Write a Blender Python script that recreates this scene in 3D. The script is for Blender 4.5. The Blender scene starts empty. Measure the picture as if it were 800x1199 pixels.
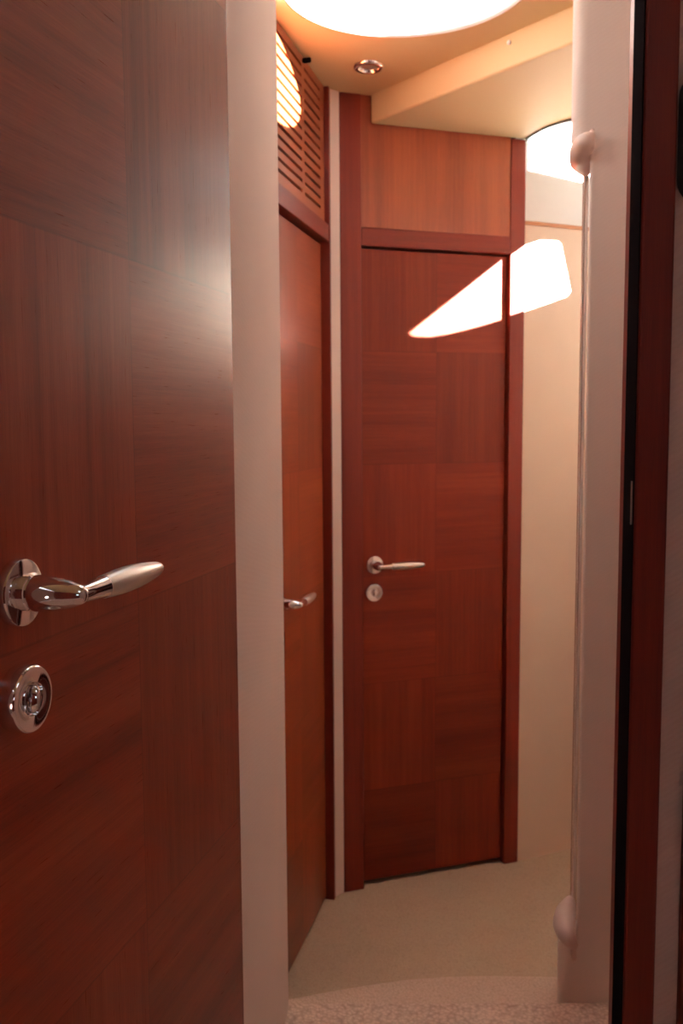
import bpy, bmesh, math
from mathutils import Vector, Matrix

SC = bpy.context.scene
COL = SC.collection
PI = math.pi

# ------------------------------------------------------------------ mesh kit
def ngon_prism(bm, pts, z0, z1):
    lo = [bm.verts.new((p[0], p[1], z0)) for p in pts]
    hi = [bm.verts.new((p[0], p[1], z1)) for p in pts]
    n = len(pts)
    area = sum(pts[i][0]*pts[(i+1) % n][1] - pts[(i+1) % n][0]*pts[i][1] for i in range(n))
    if area < 0:
        lo.reverse(); hi.reverse()
    bm.faces.new(hi); bm.faces.new(list(reversed(lo)))
    for i in range(n):
        j = (i+1) % n
        bm.faces.new((lo[i], lo[j], hi[j], hi[i]))

def box(bm, x0, x1, y0, y1, z0, z1):
    ngon_prism(bm, [(x0, y0), (x1, y0), (x1, y1), (x0, y1)], z0, z1)

def lathe(bm, prof, mat=None, n=40):
    """prof: (radius, height) list, spun about +Z, then moved by mat."""
    rings = []
    for r, h in prof:
        if r < 1e-6:
            rings.append([bm.verts.new((0, 0, h))])
        else:
            rings.append([bm.verts.new((r*math.cos(2*PI*i/n), r*math.sin(2*PI*i/n), h)) for i in range(n)])
    for a, b in zip(rings, rings[1:]):
        for i in range(n):
            j = (i+1) % n
            if len(a) == 1 and len(b) == 1: continue
            if len(a) == 1: bm.faces.new((a[0], b[i], b[j]))
            elif len(b) == 1: bm.faces.new((a[i], a[j], b[0]))
            else: bm.faces.new((a[i], a[j], b[j], b[i]))
    if mat is not None:
        bmesh.ops.transform(bm, matrix=mat, verts=[v for rg in rings for v in rg])

def loft(bm, pts, radii, n=20, squash=None):
    """round tube through pts with rounded ends"""
    P = [Vector(p) for p in pts]
    # densify with Catmull-Rom
    Q, R = [], []
    for i in range(len(P)-1):
        p0 = P[max(i-1, 0)]; p1 = P[i]; p2 = P[i+1]; p3 = P[min(i+2, len(P)-1)]
        for k in range(6):
            t = k/6
            Q.append(0.5*((2*p1)+(p2-p0)*t+(2*p0-5*p1+4*p2-p3)*t*t+(3*p1-p0-3*p2+p3)*t**3))
            R.append(radii[i]*(1-t)+radii[i+1]*t)
    Q.append(P[-1]); R.append(radii[-1])
    rings = []
    up = Vector((0.3, 0.2, 1)).normalized()
    N = len(Q)
    def ring(c, d, r):
        a = d.cross(up).normalized(); b = a.cross(d).normalized()
        return [bm.verts.new(c + r*(math.cos(2*PI*i/n)*a + math.sin(2*PI*i/n)*b)) for i in range(n)]
    d0 = (Q[1]-Q[0]).normalized(); d1 = (Q[-1]-Q[-2]).normalized()
    for k in (0.95, 0.75, 0.4):
        rings.append(ring(Q[0]-d0*R[0]*k*0.7, d0, R[0]*math.sqrt(1-k*k)))
    for i in range(N):
        d = (Q[min(i+1, N-1)]-Q[max(i-1, 0)]).normalized()
        rings.append(ring(Q[i], d, R[i]))
    for k in (0.4, 0.75, 0.95):
        rings.append(ring(Q[-1]+d1*R[-1]*k*0.7, d1, R[-1]*math.sqrt(1-k*k)))
    for a, b in zip(rings, rings[1:]):
        for i in range(n):
            j = (i+1) % n
            bm.faces.new((a[i], a[j], b[j], b[i]))
    bm.faces.new(list(reversed(rings[0]))); bm.faces.new(rings[-1])

def holed_slab(bm, outer, holes, thick, mat):
    """flat outline with holes in local XY, thickened along +Z, moved by mat"""
    edges = []
    for loop in [outer]+holes:
        vs = [bm.verts.new((p[0], p[1], 0)) for p in loop]
        for i in range(len(vs)):
            edges.append(bm.edges.new((vs[i], vs[(i+1) % len(vs)])))
    r = bmesh.ops.triangle_fill(bm, use_beauty=True, use_dissolve=False, edges=edges, normal=(0, 0, 1))
    faces = [f for f in r['geom'] if isinstance(f, bmesh.types.BMFace)]
    e = bmesh.ops.extrude_face_region(bm, geom=faces, use_keep_orig=True)
    vs = [v for v in e['geom'] if isinstance(v, bmesh.types.BMVert)]
    bmesh.ops.translate(bm, verts=vs, vec=(0, 0, thick))
    bmesh.ops.transform(bm, matrix=mat, verts=bm.verts[:])

def obj(name, bm, m, parent=None, bevel=0, smooth=False, seg=3):
    bmesh.ops.recalc_face_normals(bm, faces=bm.faces)
    me = bpy.data.meshes.new(name)
    bm.to_mesh(me); bm.free()
    me.materials.append(m)
    o = bpy.data.objects.new(name, me)
    COL.objects.link(o)
    if parent: o.parent = parent
    if smooth:
        for p in me.polygons: p.use_smooth = True
        for e in me.edges: pass
        md = o.modifiers.new('edges', 'EDGE_SPLIT'); md.split_angle = math.radians(38)
    if bevel:
        b = o.modifiers.new('bevel', 'BEVEL'); b.width = bevel; b.segments = seg; b.limit_method = 'ANGLE'
        b.angle_limit = math.radians(40)
    return o

def struct(o, label=None, cat=None):
    o['kind'] = 'structure'
    if label: o['label'] = label
    if cat: o['category'] = cat
    return o

def thing(o, label, cat, group=None):
    o['label'] = label; o['category'] = cat
    if group: o['group'] = group
    return o

def empty(name, loc, rz=0):
    o = bpy.data.objects.new(name, None); COL.objects.link(o)
    o.empty_display_size = 0.05
    o.location = loc; o.rotation_euler = (0, 0, rz)
    return o

B = bmesh.new
# ------------------------------------------------------------------ materials
class N:
    """tiny node-tree helper"""
    def __init__(self, name):
        self.m = bpy.data.materials.new(name); self.m.use_nodes = True
        self.t = self.m.node_tree; self.t.nodes.clear()
        self.out = self.t.nodes.new('ShaderNodeOutputMaterial')
    def n(self, typ, **kw):
        nd = self.t.nodes.new('ShaderNode'+typ)
        for k, v in kw.items(): setattr(nd, k, v)
        return nd
    def l(self, a, b): self.t.links.new(a, b)
    def math(self, op, a, b=None, c=None):
        nd = self.n('Math', operation=op)
        for i, v in enumerate((a, b, c)):
            if v is None: continue
            if isinstance(v, (int, float)): nd.inputs[i].default_value = v
            else: self.l(v, nd.inputs[i])
        return nd.outputs[0]
    def mix(self, fac, a, b):
        nd = self.n('Mix', data_type='RGBA')
        for s, v in ((nd.inputs[0], fac), (nd.inputs[6], a), (nd.inputs[7], b)):
            if isinstance(v, (int, float)): s.default_value = v
            elif isinstance(v, tuple): s.default_value = (*v, 1)
            else: self.l(v, s)
        return nd.outputs[2]
    def bsdf(self, color, rough, metal=0, spec=0.5, coat=0, coat_r=0.1, normal=None):
        b = self.n('BsdfPrincipled')
        for key, v in (('Base Color', color), ('Roughness', rough)):
            s = b.inputs[key]
            if isinstance(v, tuple): s.default_value = (*v, 1)
            elif isinstance(v, (int, float)): s.default_value = v
            else: self.l(v, s)
        b.inputs['Metallic'].default_value = metal
        b.inputs['Specular IOR Level'].default_value = spec
        b.inputs['Coat Weight'].default_value = coat
        b.inputs['Coat Roughness'].default_value = coat_r
        if normal is not None: self.l(normal, b.inputs['Normal'])
        self.l(b.outputs[0], self.out.inputs[0])
        return b
    def bump(self, h, strength, dist):
        b = self.n('Bump'); b.inputs['Strength'].default_value = strength; b.inputs['Distance'].default_value = dist
        self.l(h, b.inputs['Height']); return b.outputs[0]

def wood(name, dark, mid, light, grain='Z', check=None, rough=0.3, spec=0.5, coat=0.0, coat_r=0.12, seed=0.0, seams=True):
    """cherry veneer; grain along one axis, or a chequer of panels whose grain turns from one to the next.
    check = (x0, w, z0, h)"""
    M = N(name)
    tc = M.n('TexCoord'); sp = M.n('SeparateXYZ'); M.l(tc.outputs['Object'], sp.inputs[0])
    x, y, z = sp.outputs
    if check:
        x0, w, z0, h = check
        fx = M.math('DIVIDE', M.math('SUBTRACT', x, x0), w); fz = M.math('DIVIDE', M.math('SUBTRACT', z, z0), h)
        i = M.math('FLOOR', fx); k = M.math('FLOOR', fz)
        par = M.math('FLOORED_MODULO', M.math('ADD', i, k), 2.0)       # 1: grain lies across
        cell = M.math('ADD', M.math('MULTIPLY', i, 3.71), M.math('MULTIPLY', k, 1.37))
        inv = M.math('SUBTRACT', 1.0, par)
        along = M.math('ADD', M.math('MULTIPLY', x, par), M.math('MULTIPLY', z, inv))
        across = M.math('ADD', M.math('MULTIPLY', z, par), M.math('MULTIPLY', x, inv))
    else:
        cell = M.math('ADD', 0.0, seed)
        along, across = (z, x) if grain == 'Z' else (x, z)
        par = None
    across = M.math('ADD', across, cell); along = M.math('ADD', along, M.math('MULTIPLY', cell, 2.3))
    def vec(sa, sc, sy):
        c = M.n('CombineXYZ')
        M.l(M.math('MULTIPLY', across, sc), c.inputs[0]); M.l(M.math('MULTIPLY', y, sy), c.inputs[1]); M.l(M.math('MULTIPLY', along, sa), c.inputs[2])
        return c.outputs[0]
    def noise(v, scale, det, rough_=0.55, dist=0.0):
        nd = M.n('TexNoise'); nd.inputs['Scale'].default_value = scale; nd.inputs['Detail'].default_value = det
        nd.inputs['Roughness'].default_value = rough_; nd.inputs['Distortion'].default_value = dist
        M.l(v, nd.inputs['Vector']); return nd.outputs['Fac']
    bands = noise(vec(0.6, 9, 1), 1.6, 3, 0.5, 0.4)
    streak = noise(vec(2.2, 95, 20), 1.0, 4, 0.6)
    pore = noise(vec(22, 620, 40), 1.0, 2, 0.5)
    f = M.math('ADD', M.math('MULTIPLY', bands, 0.55), M.math('ADD', M.math('MULTIPLY', streak, 0.38), M.math('MULTIPLY', pore, 0.22)))
    ramp = M.n('ValToRGB'); M.l(f, ramp.inputs[0])
    el = ramp.color_ramp.elements
    el[0].position = 0.38; el[0].color = (*dark, 1)
    el[1].position = 0.78; el[1].color = (*light, 1)
    e = el.new(0.57); e.color = (*mid, 1)
    col = ramp.outputs[0]
    if check:
        # every veneer sheet its own tone, thin joint between sheets
        wn = M.n('TexWhiteNoise', noise_dimensions='1D'); M.l(cell, wn.inputs['W'])
        tone = M.math('ADD', M.math('MULTIPLY', wn.outputs['Value'], 0.34), 0.85)
        tone = M.math('SUBTRACT', tone, M.math('MULTIPLY', par, 0.06))
        if seams:
            def edge(f_, size):
                a = M.math('ABSOLUTE', M.math('SUBTRACT', M.math('FRACT', M.math('ADD', f_, 0.5)), 0.5))
                return M.math('LESS_THAN', M.math('MULTIPLY', a, size), 0.0011)
            sm = M.math('MAXIMUM', edge(fx, w), edge(fz, h))
            tone = M.math('SUBTRACT', tone, M.math('MULTIPLY', sm, 0.22))
        hs = M.n('HueSaturation'); M.l(tone, hs.inputs['Value']); M.l(col, hs.inputs['Color']); col = hs.outputs[0]
    rr = M.math('ADD', rough, M.math('MULTIPLY', pore, 0.08))
    nb = M.bump(pore, 0.12, 0.0006)
    M.bsdf(col, rr, spec=spec, coat=coat, coat_r=coat_r, normal=nb)
    return M.m

def fabric(name, c1, c2, scale=900.0, strength=0.12, rough=0.85):
    """wall cloth with a fine diagonal twill"""
    M = N(name)
    tc = M.n('TexCoord'); mp = M.n('Mapping'); M.l(tc.outputs['Object'], mp.inputs[0])
    mp.inputs['Rotation'].default_value = (0.25, 0.55, 0.35)
    w1 = M.n('TexWave', wave_type='BANDS', bands_direction='Z'); w1.inputs['Scale'].default_value = scale/6.3/3
    w1.inputs['Distortion'].default_value = 2.5; w1.inputs['Detail'].default_value = 1.5; w1.inputs['Detail Scale'].default_value = 1.2
    M.l(mp.outputs[0], w1.inputs[0])
    nz = M.n('TexNoise'); nz.inputs['Scale'].default_value = scale*0.8; nz.inputs['Detail'].default_value = 2
    M.l(tc.outputs['Object'], nz.inputs[0])
    big = M.n('TexNoise'); big.inputs['Scale'].default_value = 3.0; M.l(tc.outputs['Object'], big.inputs[0])
    h = M.math('ADD', M.math('MULTIPLY', w1.outputs['Fac'], 0.6), M.math('MULTIPLY', nz.outputs['Fac'], 0.6))
    f = M.math('ADD', M.math('MULTIPLY', h, 0.22), M.math('MULTIPLY', big.outputs['Fac'], 0.55))
    M.bsdf(M.mix(f, c1, c2), rough, spec=0.15, normal=M.bump(h, strength, 0.0010))
    return M.m

def carpet(name, c1, c2, cell=210.0):
    """looped boucle pile"""
    M = N(name)
    tc = M.n('TexCoord')
    nz0 = M.n('TexNoise'); nz0.inputs['Scale'].default_value = 60; M.l(tc.outputs['Object'], nz0.inputs[0])
    va = M.n('VectorMath', operation='MULTIPLY_ADD'); M.l(nz0.outputs['Color'], va.inputs[0]); va.inputs[1].default_value = (0.01, 0.01, 0); M.l(tc.outputs['Object'], va.inputs[2])
    v = M.n('TexVoronoi', feature='F1'); v.inputs['Scale'].default_value = cell; M.l(va.outputs[0], v.inputs['Vector'])
    nz = M.n('TexNoise'); nz.inputs['Scale'].default_value = 9; nz.inputs['Detail'].default_value = 3; M.l(tc.outputs['Object'], nz.inputs[0])
    h = M.math('SUBTRACT', 1.0, v.outputs['Distance'])
    f = M.math('ADD', M.math('MULTIPLY', v.outputs['Distance'], 0.9), M.math('MULTIPLY', M.math('SUBTRACT', nz.outputs['Fac'], 0.5), 0.5))
    M.bsdf(M.mix(f, c1, c2), 0.95, spec=0.1, normal=M.bump(h, 0.6, 0.003))
    return M.m

def plain(name, c, rough=0.5, metal=0, spec=0.5, vary=0.04, scale=40, coat=0):
    M = N(name)
    tc = M.n('TexCoord'); nz = M.n('TexNoise'); nz.inputs['Scale'].default_value = scale; nz.inputs['Detail'].default_value = 3
    M.l(tc.outputs['Object'], nz.inputs[0])
    lo = tuple(max(0, v*(1-vary)) for v in c); hi = tuple(min(1, v*(1+vary)) for v in c)
    M.bsdf(M.mix(nz.outputs['Fac'], lo, hi), rough, metal=metal, spec=spec, coat=coat, normal=M.bump(nz.outputs['Fac'], 0.04, 0.0005))
    return M.m

def satin(name, c):
    M = N(name)
    tc = M.n('TexCoord'); mp = M.n('Mapping'); mp.inputs['Scale'].default_value = (60, 900, 900); M.l(tc.outputs['Object'], mp.inputs[0])
    nz = M.n('TexNoise'); nz.inputs['Scale'].default_value = 1.0; nz.inputs['Detail'].default_value = 2; M.l(mp.outputs[0], nz.inputs[0])
    M.bsdf(c, M.math('ADD', 0.30, M.math('MULTIPLY', nz.outputs['Fac'], 0.12)), metal=1.0)
    return M.m

def glass(name, tint=(0.97, 0.99, 1.0)):
    M = N(name)
    tr = M.n('BsdfTransparent'); tr.inputs[0].default_value = (*tint, 1)
    gl = M.n('BsdfGlossy'); gl.inputs['Roughness'].default_value = 0.05
    fr = M.n('LayerWeight'); fr.inputs['Blend'].default_value = 0.15
    mx = M.n('MixShader'); M.l(M.math('MULTIPLY', fr.outputs['Fresnel'], 0.25), mx.inputs[0]); M.l(tr.outputs[0], mx.inputs[1]); M.l(gl.outputs[0], mx.inputs[2])
    M.l(mx.outputs[0], M.out.inputs[0])
    return M.m

WD = dict(dark=(0.105, 0.0090, 0.0030), mid=(0.150, 0.0165, 0.0050), light=(0.200, 0.029, 0.0085))
NR = dict(dark=(0.125, 0.016, 0.007), mid=(0.22, 0.033, 0.013), light=(0.315, 0.062, 0.026))
GR = dict(dark=(0.17, 0.032, 0.010), mid=(0.25, 0.058, 0.018), light=(0.32, 0.085, 0.027))
PT = dict(dark=(0.15, 0.022, 0.006), mid=(0.225, 0.042, 0.011), light=(0.30, 0.066, 0.018))  # lighter, more orange cherry: the hatch light is put into the colour
FR = dict(dark=(0.100, 0.0095, 0.0045), mid=(0.150, 0.0160, 0.0068), light=(0.195, 0.025, 0.0095))
ROWH = 0.328
m_leaf_near = wood('cherry_veneer_near', **NR, check=(-0.0665, 0.2605, 0.300, ROWH), rough=0.25, spec=0.17)
m_leaf_port = wood('cherry_veneer_port', **PT, check=(-0.151, 0.261, 0.300, ROWH), rough=0.32, spec=0.4, coat=0.1, coat_r=0.15)
m_leaf_far = wood('cherry_veneer_far', **WD, check=(0.066, 0.235, 0.300, ROWH), rough=0.36, spec=0.22)
m_panel = wood('cherry_veneer_panel', **PT, grain='Z', rough=0.34, coat=0.15, seed=4.2)
m_grille = wood('cherry_grille', **GR, grain='X', rough=0.36, seed=1.9)
m_frame = wood('cherry_frame_upright', **FR, grain='Z', rough=0.36, spec=0.3, coat=0.0, seed=2.7)
m_head = wood('cherry_frame_head', **FR, grain='X', rough=0.36, spec=0.3, coat=0.0, seed=6.1)
m_ledge = wood('cherry_ledge', (0.25, 0.09, 0.03), (0.34, 0.13, 0.045), (0.42, 0.18, 0.07), grain='X', rough=0.4)
m_cloth = fabric('wall_cloth', (0.64, 0.51, 0.45), (0.76, 0.64, 0.58))
m_cloth_pale = fabric('wall_cloth_pale', (0.68, 0.60, 0.56), (0.80, 0.73, 0.70))
m_cloth_bounce = fabric('wall_cloth_bounce', (0.66, 0.52, 0.41), (0.79, 0.66, 0.55))  # wall cloth with warm bounce light put into its colour
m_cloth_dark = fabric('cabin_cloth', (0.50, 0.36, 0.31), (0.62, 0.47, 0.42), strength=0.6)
m_vinyl = plain('headliner_vinyl', (0.62, 0.49, 0.28), rough=0.55, spec=0.3, vary=0.03, scale=350)
m_panelcream = plain('cream_panel', (0.76, 0.76, 0.74), rough=0.45, vary=0.02)
m_carpet = carpet('carpet_loop', (0.56, 0.435, 0.315), (0.43, 0.325, 0.232), 230.0)
m_carpet_landing = carpet('carpet_boucle', (0.74, 0.57, 0.47), (0.38, 0.27, 0.215), 135.0)
m_carpet_step = carpet('carpet_loop_step', (0.68, 0.52, 0.42), (0.48, 0.36, 0.28), 175.0)
m_chrome = plain('chrome', (0.86, 0.83, 0.83), rough=0.07, metal=1.0, vary=0.01)
m_steel = plain('polished_steel', (0.80, 0.79, 0.77), rough=0.13, metal=1.0, vary=0.01)
m_satin = satin('satin_nickel', (0.78, 0.74, 0.71))
m_black = plain('black_rubber', (0.010, 0.008, 0.009), rough=0.9, spec=0.0)
m_dark = plain('dark_plastic', (0.03, 0.024, 0.024), rough=0.45)
m_dull = plain('dull_metal', (0.32, 0.30, 0.30), rough=0.35, metal=1.0)
m_bracket = plain('cream_plastic', (0.66, 0.53, 0.48), rough=0.35, vary=0.02)
m_hull = plain('white_gelcoat', (0.80, 0.79, 0.76), rough=0.4, vary=0.02)
m_glass = glass('window_glass')
m_gap_shade = plain('gap_shade', (0.02, 0.012, 0.010), rough=0.9)  # near-black paint for the shade in the gap under the far door
m_lens = plain('lamp_lens', (0.55, 0.52, 0.50), rough=0.18, metal=0.6, vary=0.15, scale=260)

# ------------------------------------------------------------------ dims
CEIL = 2.32
LAND = 0.28                 # raised landing and cabin floor
STEP = 0.14
RF = math.atan2(0.185, 0.546)            # far wall bearing
F0 = Vector((0.005, 2.703))
RL = math.atan2(0.974, 0.2266)           # left passage wall bearing
L0 = Vector((-0.134, 2.306))
RN = math.atan2(0.967, 0.254)            # open cabin door bearing
N0 = Vector((-0.249, 0.720))
def far(u, v): c, s = math.cos(RF), math.sin(RF); return (F0.x + u*c - v*s, F0.y + u*s + v*c)
def port(u, v): c, s = math.cos(RL), math.sin(RL); return (L0.x + u*c - v*s, L0.y + u*s + v*c)

# ------------------------------------------------------------------ floors
bm = B(); ngon_prism(bm, [(-0.9, 1.5), (1.2, 1.5), (1.2, 3.3), (-0.9, 3.3)], -0.06, 0.0)
struct(obj('floor', bm, m_carpet), 'cream looped carpet of the lower passage in front of the far door', 'floor')
edge = [(-0.24, 1.93), (-0.18, 1.953), (-0.115, 1.977), (-0.06, 1.994), (-0.007, 2.009), (0.07, 2.030), (0.15, 2.046), (0.23, 2.055), (0.309, 2.058), (0.40, 2.056), (0.50, 2.052)]
bm = B(); ngon_prism(bm, [(0.50, 1.70), (-0.24, 1.70)] + edge, 0.0, STEP)
struct(obj('floor_step', bm, m_carpet_step, bevel=0.016, seg=4), 'middle carpeted step with a curved front edge', 'step')
bm = B(); ngon_prism(bm, [(-1.1, -1.3), (1.1, -1.3), (1.1, 1.735), (-0.107, 1.741), (-1.1, 1.741)], 0.0, LAND)
struct(obj('floor_landing', bm, m_carpet_landing, bevel=0.012, seg=4), 'raised carpeted landing nearest the cabin door', 'landing')

# ------------------------------------------------------------------ walls
def arc(cx, cy, r, a0, a1, n=8):
    return [(cx + r*math.cos(math.radians(a0+(a1-a0)*i/n)), cy + r*math.sin(math.radians(a0+(a1-a0)*i/n))) for i in range(n+1)]
# short cloth wall just past the cabin door hinge, rounded end
bm = B(); ngon_prism(bm, [(-0.26, 1.185), (-0.1455, 1.185), (-0.1090, 1.720)] + arc(-0.127, 1.723, 0.018, 0, 90, 14)[1:] + [(-0.26, 1.741)], 0.0, CEIL)
struct(obj('wall_left', bm, m_cloth), 'cream cloth wall return beside the open cabin door', 'wall')
# port-side wall carrying the louvred grille and second door
bm = B()
pl = lambda a, b, c, d: [port(a, c), port(b, c), port(b, d), port(a, d)]
ngon_prism(bm, pl(-0.62, -0.17, 0.0, 0.05), 0, CEIL)
ngon_prism(bm, pl(-0.17, 0.37, 0.045, 0.06), 0, CEIL)
struct(obj('wall_port', bm, m_cloth), 'cloth wall behind the louvred grille and second door', 'wall')
# narrow cloth strip in the corner between the two door frames
bm = B(); ngon_prism(bm, [(-0.0335, 2.6725), (0.0005, 2.7015), (-0.035, 2.80), (-0.12, 2.74)], 0, CEIL)
struct(obj('wall_corner', bm, m_cloth), 'narrow cream strip in the corner between both door frames', 'wall')
# bulkhead behind the far door, coloured dark for the shade under the leaf
bm = B(); ngon_prism(bm, [far(-0.05, 0.058), far(0.60, 0.058), far(0.60, 0.10), far(-0.05, 0.10)], 0, 2.344)
struct(obj('wall_far', bm, m_gap_shade), 'bulkhead behind the far cherry door, coloured dark as the shaded gap', 'wall')
# cream wall right of the far door, gently turning away
base = [(0.556, 2.8975), (0.602, 2.9165), (0.66, 2.943), (0.733, 2.976), (0.80, 3.010), (0.90, 3.066), (1.20, 3.25)]
back = [(p[0]-0.03, p[1]+0.07) for p in reversed(base)]
bm = B(); ngon_prism(bm, base+back, 0, 2.0)
struct(obj('wall_right_far', bm, m_cloth_bounce, smooth=True), 'cream cloth wall right of the far door', 'wall')
sh = [(p[0]-0.004, p[1]+0.008) for p in base]
bm = B(); ngon_prism(bm, sh+back, 2.0, 2.80)
struct(obj('wall_upper_panel', bm, m_panelcream, smooth=True), 'smooth cream panel above the thin wooden ledge', 'wall')
fr_ = [(p[0]+0.002, p[1]-0.004) for p in base]
bm = B(); ngon_prism(bm, fr_+[(p[0], p[1]+0.004) for p in reversed(base)], 1.996, 2.007)
struct(obj('trim_1', bm, m_ledge, smooth=True), 'thin wooden ledge across the cream wall', 'ledge')

# white-cloth end wall on the right with a notch for the grab rail
bm = B()
full = [(1.2, 1.762), (0.449, 1.762)] + list(reversed(arc(0.449, 1.783, 0.021, 180, 270, 14)))[1:] + [(0.4865, 2.035), (0.4935, 2.052), (0.52, 2.062), (1.2, 2.062)]
cut = [(1.2, 1.762), (0.463, 1.762)] + list(reversed(arc(0.463, 1.767, 0.005, 180, 270, 6)))[1:] + [(0.533, 2.035), (0.538, 2.052), (0.545, 2.062), (1.2, 2.062)]
def sloped(bm, pts, zlo, zhi):
    """prism whose foot and head heights follow zlo(y), zhi(y)"""
    lo = [bm.verts.new((p[0], p[1], zlo(p[1]))) for p in pts]; hi = [bm.verts.new((p[0], p[1], zhi(p[1]))) for p in pts]
    bm.faces.new(hi); bm.faces.new(list(reversed(lo)))
    for i in range(len(pts)):
        j = (i+1) % len(pts); bm.faces.new((lo[i], lo[j], hi[j], hi[i]))
zb = lambda y: 0.385 - 0.40*(y-1.762)
zt = lambda y: 1.915 + 0.26*(y-1.762)
sloped(bm, full, lambda y: 0.0, zb); sloped(bm, cut, zb, zt); sloped(bm, full, zt, lambda y: CEIL)
struct(obj('wall_right', bm, m_cloth_pale), 'pale cloth end wall on the right carrying the grab rail', 'wall')
bm = B(); box(bm, 0.62, 0.68, 1.168, 1.762, LAND, CEIL)
struct(obj('wall_landing', bm, m_cloth), 'cloth wall on the right of the landing', 'wall')

# hull side far right, two window openings (hidden from the camera, they let the sun in)
def yz(): return Matrix(((0, 0, 1, 1.15), (1, 0, 0, 0), (0, 1, 0, 0), (0, 0, 0, 1)))   # local (a,b,c) -> (1.15+c, a, b)
low = [(2.441, 2.100), (2.455, 2.080), (2.491, 2.056), (2.528, 2.042), (2.565, 2.031), (2.61, 2.020), (2.65, 2.013), (2.687, 2.007), (2.745, 1.999), (2.800, 1.994), (2.811, 2.003), (2.782, 2.160), (2.770, 2.178), (2.72, 2.203), (2.674, 2.207), (2.642, 2.196)]
sid = [(2.87, 1.78), (2.89, 1.76), (3.08, 1.76), (3.10, 1.78), (3.10, 2.12), (3.08, 2.14), (2.89, 2.14), (2.87, 2.12)]
upp = [(2.700, 2.425), (2.77, 2.378), (2.843, 2.328), (2.865, 2.32), (2.875, 2.335), (2.875, 2.50), (2.85, 2.53), (2.715, 2.56), (2.700, 2.545)]
bm = B(); holed_slab(bm, [(1.98, 0.0), (3.30, 0.0), (3.30, 2.80), (1.98, 2.80)], [low, upp, sid], 0.012, yz())
struct(obj('wall_hull', bm, m_hull), 'hull side wall holding the side windows', 'wall')
bm = B(); holed_slab(bm, [(2.40, 1.72), (3.14, 1.72), (3.14, 2.70), (2.40, 2.70)], [], 0.004, Matrix.Translation((0.014, 0, 0)) @ yz())
struct(obj('window_1', bm, m_glass), 'side window pane in the hull wall', 'window')

# ------------------------------------------------------------------ ceilings
HX, HY, HR = 0.142, 2.070, 0.268
bm = B()
hole = [(HX+HR*math.cos(2*PI*i/64), HY+HR*math.sin(2*PI*i/64)) for i in range(64)]
SX, SY, SR = 0.19, 1.42, 0.18  # skylight added out of view to light the landing walls
CX, CY, CR = 0.50, -0.12, 0.25  # another skylight added over the cabin, lights the open door and jamb
hole2 = [(SX+SR*math.cos(2*PI*i/48), SY+SR*math.sin(2*PI*i/48)) for i in range(48)]
hole3 = [(CX+CR*math.cos(2*PI*i/48), CY+CR*math.sin(2*PI*i/48)) for i in range(48)]
holed_slab(bm, [(-1.1, -1.3), (1.1, -1.3), (1.1, 1.9), (0.74, 1.9), (0.60, 2.075), (0.12, 2.71), (0.12, 2.86), (-0.9, 2.86), (-0.9, 1.5)], [hole, hole2, hole3], 0.024, Matrix.Translation((0, 0, CEIL)))
ceil = struct(obj('ceiling', bm, m_vinyl), 'tan vinyl ceiling around the round skylight', 'ceiling')
sof = [(0.0885, 2.7315), far(0.585, 0.0), (0.5735, 2.835), (0.588, 2.792), (0.602, 2.765), (0.630, 2.728), (0.656, 2.706), (0.72, 2.66), (0.80, 2.61), (0.95, 2.53), (1.15, 2.44), (1.15, 1.95), (0.69, 1.95)]
bm = B(); ngon_prism(bm, sof, 2.242, 2.345)
soffit = struct(obj('ceiling_soffit', bm, m_vinyl, bevel=0.006), 'lowered tan soffit over the far door', 'soffit')
bm = B()
arcp = sof[1:11]
inner = [(p[0]-0.006, p[1]-0.012) for p in reversed(arcp)]
ngon_prism(bm, [(p[0]+0.003, p[1]+0.004) for p in arcp]+inner, 2.236, 2.2435)
obj('edge_strip', bm, m_dark, soffit)['label'] = 'dark edge strip along the curved side'
bm = B(); lathe(bm, [(0.0, 0.004), (0.004, 0.0035), (0.006, 0.0), ], Matrix.Translation((0.405-0.0016, 2.319-0.0012, 2.300)) @ Matrix.Rotation(math.atan2(-0.606, -0.796)+0, 4, 'Z') @ Matrix.Rotation(PI/2, 4, 'Y'), 16)
obj('screw_cap', bm, m_hull, soffit, smooth=True)
bm = B(); ngon_prism(bm, arcp+[(p[0]-0.02, p[1]-0.03) for p in reversed(arcp)], 2.345, 2.80)
struct(obj('wall_coachroof', bm, m_hull), 'upstand above the soffit', 'wall')
bm = B(); box(bm, 0.45, 1.2, 2.35, 3.3, 2.80, 2.84)
struct(obj('ceiling_coachroof', bm, m_hull), 'raised roof over the side window', 'ceiling')

# ------------------------------------------------------------------ cabin shell around the camera
bm = B(); ngon_prism(bm, [(0.3945, 1.142), (1.1, 1.142), (1.1, 1.168), (0.3945, 1.168)], LAND, CEIL)
struct(obj('wall_cabin_front', bm, m_cloth_dark), 'cloth wall right of the cabin door frame', 'wall')
bm = B(); ngon_prism(bm, [(-1.1, 1.186), (-0.262, 1.186), (-0.262, 1.225), (-1.1, 1.225)], LAND, CEIL); ngon_prism(bm, [(-0.265, 1.186), (-0.20, 1.186), (-0.20, 1.225), (-0.265, 1.225)], LAND, CEIL)
struct(obj('wall_cabin_port', bm, m_cloth_dark), 'cloth wall behind the open cabin door', 'wall')
bm = B(); box(bm, -1.14, -1.10, -1.3, 1.2, LAND, CEIL)
struct(obj('wall_cabin_left', bm, m_cloth_dark), 'cabin side wall on the left', 'wall')
def xz(y): return Matrix(((1, 0, 0, 0), (0, 0, 1, y), (0, 1, 0, 0), (0, 0, 0, 1)))   # local (a,b,c) -> (a, y+c, b)
bm = B()
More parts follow.
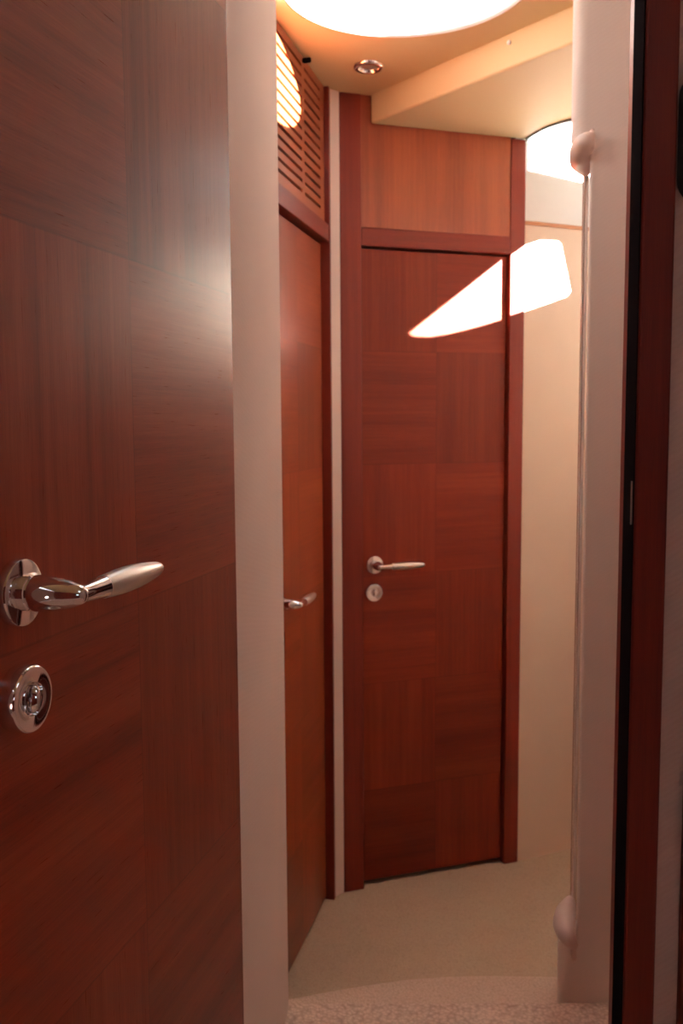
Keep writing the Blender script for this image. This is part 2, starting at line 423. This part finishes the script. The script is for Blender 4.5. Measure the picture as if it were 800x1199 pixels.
pw = [(0.25, 1.56), (0.31, 1.50), (0.62, 1.50), (0.68, 1.56), (0.68, 1.74), (0.62, 1.80), (0.31, 1.80), (0.25, 1.74)]  # porthole added behind the viewer for soft cabin light
holed_slab(bm, [(-1.14, LAND), (1.14, LAND), (1.14, CEIL), (-1.14, CEIL)], [pw], 0.04, xz(-1.34))
struct(obj('wall_back', bm, m_frame), 'cabin wall behind the viewer with an added porthole for fill light', 'wall')
bm = B(); holed_slab(bm, [(0.06, 1.40), (0.84, 1.40), (0.84, 1.94), (0.06, 1.94)], [], 0.004, xz(-1.346))
struct(obj('added_porthole', bm, m_glass), 'pane of the added, unseen cabin porthole', 'window')
bm = B(); box(bm, 1.10, 1.14, -1.3, 1.17, LAND, CEIL)
struct(obj('wall_cabin_right', bm, m_cloth_dark), 'cabin side wall on the right', 'wall')
bm = B(); box(bm, 0.4260, 0.95, 1.129, 1.1415, LAND, 1.30)
struct(obj('trim_2', bm, m_frame, bevel=0.003), 'reddish wood panel low on the wall right of the door frame', 'panel')

# ------------------------------------------------------------------ door frames
# cabin door frame: right post with rubber seal and strike
t = struct(empty('trim_3', (0.372, 1.149, LAND)), 'reddish wood frame of the cabin doorway with black seal', 'door frame')
def sub(name, bm, m, par, **kw):
    o = obj(name, bm, m, None, **kw)
    o.parent = par; o.matrix_parent_inverse = (Matrix.Translation(par.location) @ par.rotation_euler.to_matrix().to_4x4()).inverted()
    return o
bm = B(); box(bm, 0.3545, 0.3945, 1.130, 1.195, LAND, CEIL-0.10); sub('post', bm, m_frame, t, bevel=0.0035)
bm = B(); box(bm, -0.198, 0.3945, 1.130, 1.1665, CEIL-0.10, CEIL-0.045); sub('head', bm, m_head, t, bevel=0.0035)
bm = B(); box(bm, 0.3528, 0.3548, 1.1325, 1.172, LAND, CEIL-0.10); sub('seal', bm, m_black, t, bevel=0.0012)['label'] = 'black rubber door seal'
bm = B(); box(bm, 0.3516, 0.3531, 1.1345, 1.1385, 1.283, 1.336); sub('strike_plate', bm, m_dull, t, bevel=0.0004)['label'] = 'dull metal strike plate'

# far door frame
t = struct(empty('trim_4', (*F0, 0), RF), 'cherry wood frame and panel around the far door', 'door frame')
bm = B(); box(bm, -0.004, 0.060, 0.0, 0.056, 0, CEIL); obj('stile', bm, m_frame, t, bevel=0.003)
bm = B(); box(bm, 0.534, 0.584, 0.0, 0.056, 0, 2.2415); obj('stile', bm, m_frame, t, bevel=0.003)
bm = B(); box(bm, 0.060, 0.534, 0.0, 0.056, 1.906, 1.958); obj('head', bm, m_head, t, bevel=0.003)
bm = B(); box(bm, 0.060, 0.534, 0.004, 0.050, 1.958, CEIL); obj('transom_panel', bm, m_panel, t, bevel=0.001)['label'] = 'lighter cherry panel over the door head'

# second door frame on the left
t = struct(empty('trim_5', (*L0, 0), RL), 'cherry wood frame around the left-hand second door', 'door frame')
bm = B(); box(bm, 0.366, 0.379, -0.024, 0.044, 0, CEIL); obj('stile', bm, m_frame, t, bevel=0.002)
bm = B(); box(bm, -0.185, -0.165, -0.024, 0.044, 0, CEIL); obj('stile', bm, m_frame, t, bevel=0.002)
bm = B(); box(bm, -0.165, 0.366, -0.022, 0.044, 1.905, 1.952); obj('head', bm, m_head, t, bevel=0.002)

# ------------------------------------------------------------------ door furniture
RY = Matrix.Rotation(PI/2, 4, 'X')       # +Z -> -Y (towards the viewer)
RX = Matrix.Rotation(PI/2, 4, 'Y')       # +Z -> +X
def make_handle(root, x, z, tilt=0.0):
    T = Matrix.Translation((x, 0, z))
    bm = B()
    lathe(bm, [(0.0120, 0.0075), (0.0142, 0.0085), (0.0142, 0.0145), (0.0128, 0.0155), (0.0128, 0.0170), (0.0142, 0.0180), (0.0140, 0.026), (0.0130, 0.036), (0.0110, 0.046), (0.0086, 0.053), (0.0068, 0.0575), (0.004, 0.0605), (0.0, 0.0612)], T @ RY)
    h = obj('handle', bm, m_chrome, root, smooth=True)
    h['label'] = 'chrome lever handle neck'
    bm = B(); lathe(bm, [(0.0, 0.0), (0.0262, 0.0), (0.0262, 0.0066), (0.0256, 0.0078), (0.0240, 0.0084), (0.0, 0.0084)], T @ RY, 48)
    obj('rosette', bm, m_chrome, h, smooth=True)
    G = T @ Matrix.Translation((0, -0.0545, 0)) @ Matrix.Rotation(-tilt, 4, 'Y') @ RX
    bm = B(); lathe(bm, [(0.0, -0.0065), (0.0035, -0.0058), (0.0058, -0.003), (0.0066, 0.002), (0.0074, 0.014), (0.0084, 0.030), (0.0088, 0.0352)], G)
    obj('ferrule', bm, m_chrome, h, smooth=True)
    bm = B(); lathe(bm, [(0.0084, 0.0350), (0.0092, 0.0358), (0.0099, 0.046), (0.0105, 0.060), (0.0107, 0.074), (0.0103, 0.090), (0.0093, 0.106), (0.0078, 0.120), (0.0062, 0.131), (0.0046, 0.1365), (0.0024, 0.1392), (0.0, 0.140)], G)
    obj('grip', bm, m_satin, h, smooth=True)['label'] = 'satin metal tapered grip'

def make_lock(root, x, z, turn=0.15):
    T = Matrix.Translation((x, 0, z))
    bm = B(); lathe(bm, [(0.0, 0.0), (0.0262, 0.0), (0.0262, 0.0130), (0.0258, 0.0142), (0.0248, 0.0150), (0.0140, 0.0150), (0.0132, 0.0145), (0.0126, 0.0100), (0.0, 0.0098)], T @ RY, 48)
    e = obj('lock_rosette', bm, m_chrome, root, smooth=True); e['label'] = 'round chrome lock rosette'
    bm = B()
    prof = [(0.0, -0.0098)] + [(0.0098*math.cos(math.radians(a)), 0.0098*math.sin(math.radians(a))) for a in range(-75, 90, 15)] + [(0.0, 0.0098)]
    lathe(bm, prof, T @ Matrix.Translation((0, -0.0125, 0)) @ Matrix.Rotation(turn, 4, 'Y') @ Matrix.Diagonal((0.50, 0.85, 1.12, 1)), 28)
    obj('thumb_turn', bm, m_chrome, e, smooth=True)

def make_door(name, loc, rz, x0, x1, ztop, mat, hx, hz, label, y0=0.0, zbot=0.012, lock_dx=-0.004):
    r = struct(empty(name, loc, rz), label, 'door')
    bm = B(); box(bm, x0, x1, y0, y0+0.038, zbot, ztop)
    obj('leaf', bm, mat, r, bevel=0.0022)
    make_handle(r, hx, hz)
    make_lock(r, hx+lock_dx, hz-0.082)
    if y0:
        for c in r.children:
            if c.name.split('.')[0] in ('handle', 'lock_rosette'): c.location.y += y0
    return r

make_door('door_1', (*N0, LAND), RN, -0.0665, 0.4605, 1.895, m_leaf_near, -0.007, 1.001, 'open cherry cabin door filling the left side, large chrome handle')
make_door('door_2', (*L0, 0), RL, -0.160, 0.3600, 1.898, m_leaf_port, -0.085, 0.975, 'closed orange-brown cherry door under the louvred grille, half hidden by the cream wall', lock_dx=-0.022)
d3 = make_door('door_3', (*F0, 0), RF, 0.0635, 0.5315, 1.902, m_leaf_far, 0.101, 0.988, 'closed cherry door at the far end with sun patch on its top', y0=0.017, zbot=0.016)

# ------------------------------------------------------------------ louvred grille above the second door
g = thing(empty('ventilation_grille', (*port(0, 0), 1.952), RL), 'slotted cherry ventilation grille above the half-hidden left door', 'grille')
bm = B()
gz0, gz1 = 0.0, CEIL-1.952
ymin, ymax = -0.010, 0.002
cols = [(-0.165, -0.128), (0.137, 0.163), (0.322, 0.366)]       # uprights
for a, b in cols: box(bm, a, b, ymin, ymax, gz0, gz1)
pitch, slot = 0.0255, 0.0085
z = 0.033
for (a, b) in ((-0.128, 0.137), (0.163, 0.322)):
    zc = 0.0; k = 0
    zs = 0.033
    while zs + slot < gz1-0.018:
        box(bm, a, b, ymin, ymax, zc, zs); zc = zs+slot; zs += pitch
    box(bm, a, b, ymin, ymax, zc, gz1)
obj('louvre_panel', bm, m_grille, g)
bm = B(); box(bm, -0.164, 0.365, 0.0035, 0.012, 0.002, gz1-0.002)
obj('backing_board', bm, m_grille, g)
bm = B(); lathe(bm, [(0.0, 0.022), (0.005, 0.0215), (0.0065, 0.019), (0.0065, 0.004), (0.0045, 0.0)], Matrix.Translation((0.150, -0.010, gz1-0.010)) @ RY, 20)
obj('catch', bm, m_black, g, smooth=True)['label'] = 'small black catch at the top'

# ------------------------------------------------------------------ skylight
def skylight(x, y, r, name):
    k = empty(name, (x, y, CEIL))
    bm = B(); lathe(bm, [(r-0.001, 0.002), (r-0.003, -0.001), (r-0.006, -0.001), (r-0.010, 0.003), (r-0.010, 0.022), (r-0.001, 0.026), (r-0.001, 0.002)], None, 72)
    obj('rim', bm, m_hull, k, smooth=True)
    bm = B(); lathe(bm, [(0.0, 0.027), (r+0.012, 0.027), (r+0.012, 0.031), (0.0, 0.031)], None, 72)
    obj('pane', bm, m_glass, k)
    return k
thing(skylight(HX, HY, HR, 'ceiling_skylight'), 'large round bright skylight in the ceiling above the passage', 'skylight')
struct(skylight(SX, SY, SR, 'added_landing_skylight'), 'added unseen round skylight, lights the landing', 'window')
struct(skylight(CX, CY, CR, 'added_cabin_skylight'), 'added unseen round skylight, lights the cabin', 'window')

# ------------------------------------------------------------------ recessed spotlight
s = thing(empty('ceiling_spotlight', (0.078, 2.514, CEIL)), 'small round chrome spotlight set in the ceiling past the skylight', 'spotlight')
bm = B(); lathe(bm, [(0.0405, 0.0), (0.0400, -0.004), (0.037, -0.008), (0.032, -0.0095), (0.028, -0.008), (0.026, -0.004), (0.0255, -0.0005), (0.0405, 0.0)], None, 48)
obj('ring', bm, m_chrome, s, smooth=True)
bm = B(); lathe(bm, [(0.026, -0.001), (0.022, -0.0035), (0.012, -0.006), (0.0, -0.0068)], None, 40)
obj('lens', bm, m_lens, s, smooth=True)

# ------------------------------------------------------------------ grab rail on the right end wall
g = thing(empty('grab_rail', (0.4845, 1.90, 0.37)), 'tall thin steel grab rail with cream end brackets on the right wall', 'grab rail')
bm = B(); lathe(bm, [(0.0, 0.375), (0.0058, 0.375), (0.0058, 1.915), (0.0, 1.915)], Matrix.Translation((0.4845, 1.90, 0)), 24)
sub('rail', bm, m_steel, g, smooth=True)
bm = B(); loft(bm, [(0.4548, 1.7480, 1.9206), (0.4453, 1.7520, 1.9099), (0.4489, 1.7900, 1.9040), (0.4627, 1.8500, 1.9032), (0.4839, 1.9000, 1.8953)], [0.0075, 0.0175, 0.0235, 0.0225, 0.010])
sub('bracket', bm, m_bracket, g, smooth=True)
bm = B(); box(bm, 0.4525, 0.4605, 1.744, 1.764, 1.895, 1.931)
sub('flange', bm, m_bracket, g, bevel=0.003)
bm = B(); box(bm, 0.4465, 0.4545, 1.744, 1.764, 0.357, 0.392)
sub('flange', bm, m_bracket, g, bevel=0.003)
bm = B(); loft(bm, [(0.4490, 1.7480, 0.3868), (0.4363, 1.7520, 0.4057), (0.4402, 1.7900, 0.4073), (0.4581, 1.8500, 0.3995), (0.4791, 1.9000, 0.3986)], [0.0095, 0.018, 0.0225, 0.0205, 0.010])
sub('bracket', bm, m_bracket, g, smooth=True)

# ------------------------------------------------------------------ dark fitting cut off by the right edge
f = thing(empty('wall_fitting', (0.4605, 1.142, 1.738)), 'dark round-cornered wall fitting at the right picture edge, beside the door frame', 'fitting')
rr = [(sx*0.036+0.026*math.cos(a), sz*0.048+0.026*math.sin(a)) for sx, sz, a0 in ((1, 1, 0), (-1, 1, 90), (-1, -1, 180), (1, -1, 270)) for a in [math.radians(a0+i*15) for i in range(7)]]
bm = B(); holed_slab(bm, rr, [], 0.024, xz(-0.024))
obj('housing', bm, m_dark, f, bevel=0.006)

# ------------------------------------------------------------------ light
w = bpy.data.worlds.new('sky'); SC.world = w; w.use_nodes = True
bg = w.node_tree.nodes['Background']; bg.inputs[0].default_value = (0.79, 0.90, 1.0, 1); bg.inputs[1].default_value = 3.0
el = math.radians(23)
d = Vector((-0.94, 0.34, 0)).normalized()*math.cos(el) + Vector((0, 0, -math.sin(el)))
sl = bpy.data.lights.new('sun', 'SUN'); sl.energy = 360; sl.color = (1.0, 0.95, 0.88); sl.angle = math.radians(0.53)
so = bpy.data.objects.new('sun', sl); COL.objects.link(so)
so.rotation_euler = d.to_track_quat('-Z', 'Y').to_euler(); so.location = (3, 0, 4)
def portal(name, loc, rot, sx, sy):
    l = bpy.data.lights.new(name, 'AREA'); l.shape = 'RECTANGLE'; l.size = sx; l.size_y = sy
    l.cycles.is_portal = True
    o = bpy.data.objects.new(name, l); COL.objects.link(o); o.location = loc; o.rotation_euler = rot
portal('skylight_portal', (HX, HY, CEIL+0.0365), (0, 0, 0), 0.58, 0.58)
portal('added_landing_portal', (SX, SY, CEIL+0.0365), (0, 0, 0), 0.44, 0.44)
portal('added_cabin_portal', (CX, CY, CEIL+0.0365), (0, 0, 0), 0.56, 0.56)
portal('side_window_portal', (1.172, 2.77, 2.16), (0, PI/2, 0), 0.86, 0.76)
portal('added_porthole_portal', (0.45, -1.352, 1.67), (-PI/2, 0, PI), 0.76, 0.52)

# ------------------------------------------------------------------ camera
pitch, roll = math.radians(5.5), math.radians(0.37)
fw = Vector((0, math.cos(pitch), -math.sin(pitch))); up = Vector((0, math.sin(pitch), math.cos(pitch))); rt = Vector((1, 0, 0))
R_ = math.cos(roll)*rt - math.sin(roll)*up; U_ = math.sin(roll)*rt + math.cos(roll)*up
cam = bpy.data.cameras.new('camera'); co = bpy.data.objects.new('camera', cam); COL.objects.link(co)
Mx = Matrix((( *R_, 0), (*U_, 0), (*(-fw), 0), (0, 0, 0, 1))).transposed()
Mx.translation = Vector((0, 0, 1.41))
co.matrix_world = Mx
cam.sensor_fit = 'VERTICAL'; cam.sensor_height = 22.3; cam.sensor_width = 14.88
cam.lens = 22.3*1100/1199
cam.clip_start = 0.02
cam.dof.use_dof = True; cam.dof.focus_distance = 0.85; cam.dof.aperture_fstop = 8.0
SC.camera = co

SC.view_settings.view_transform = 'Standard'; SC.view_settings.look = 'None'
SC.view_settings.gamma = 1.0; SC.view_settings.use_curve_mapping = False
SC.view_settings.exposure = -0.36
cy = SC.cycles
cy.use_denoising = True
cy.max_bounces = 14; cy.diffuse_bounces = 9; cy.glossy_bounces = 6; cy.transparent_max_bounces = 12
cy.sample_clamp_indirect = 12.0
cy.blur_glossy = 0.5
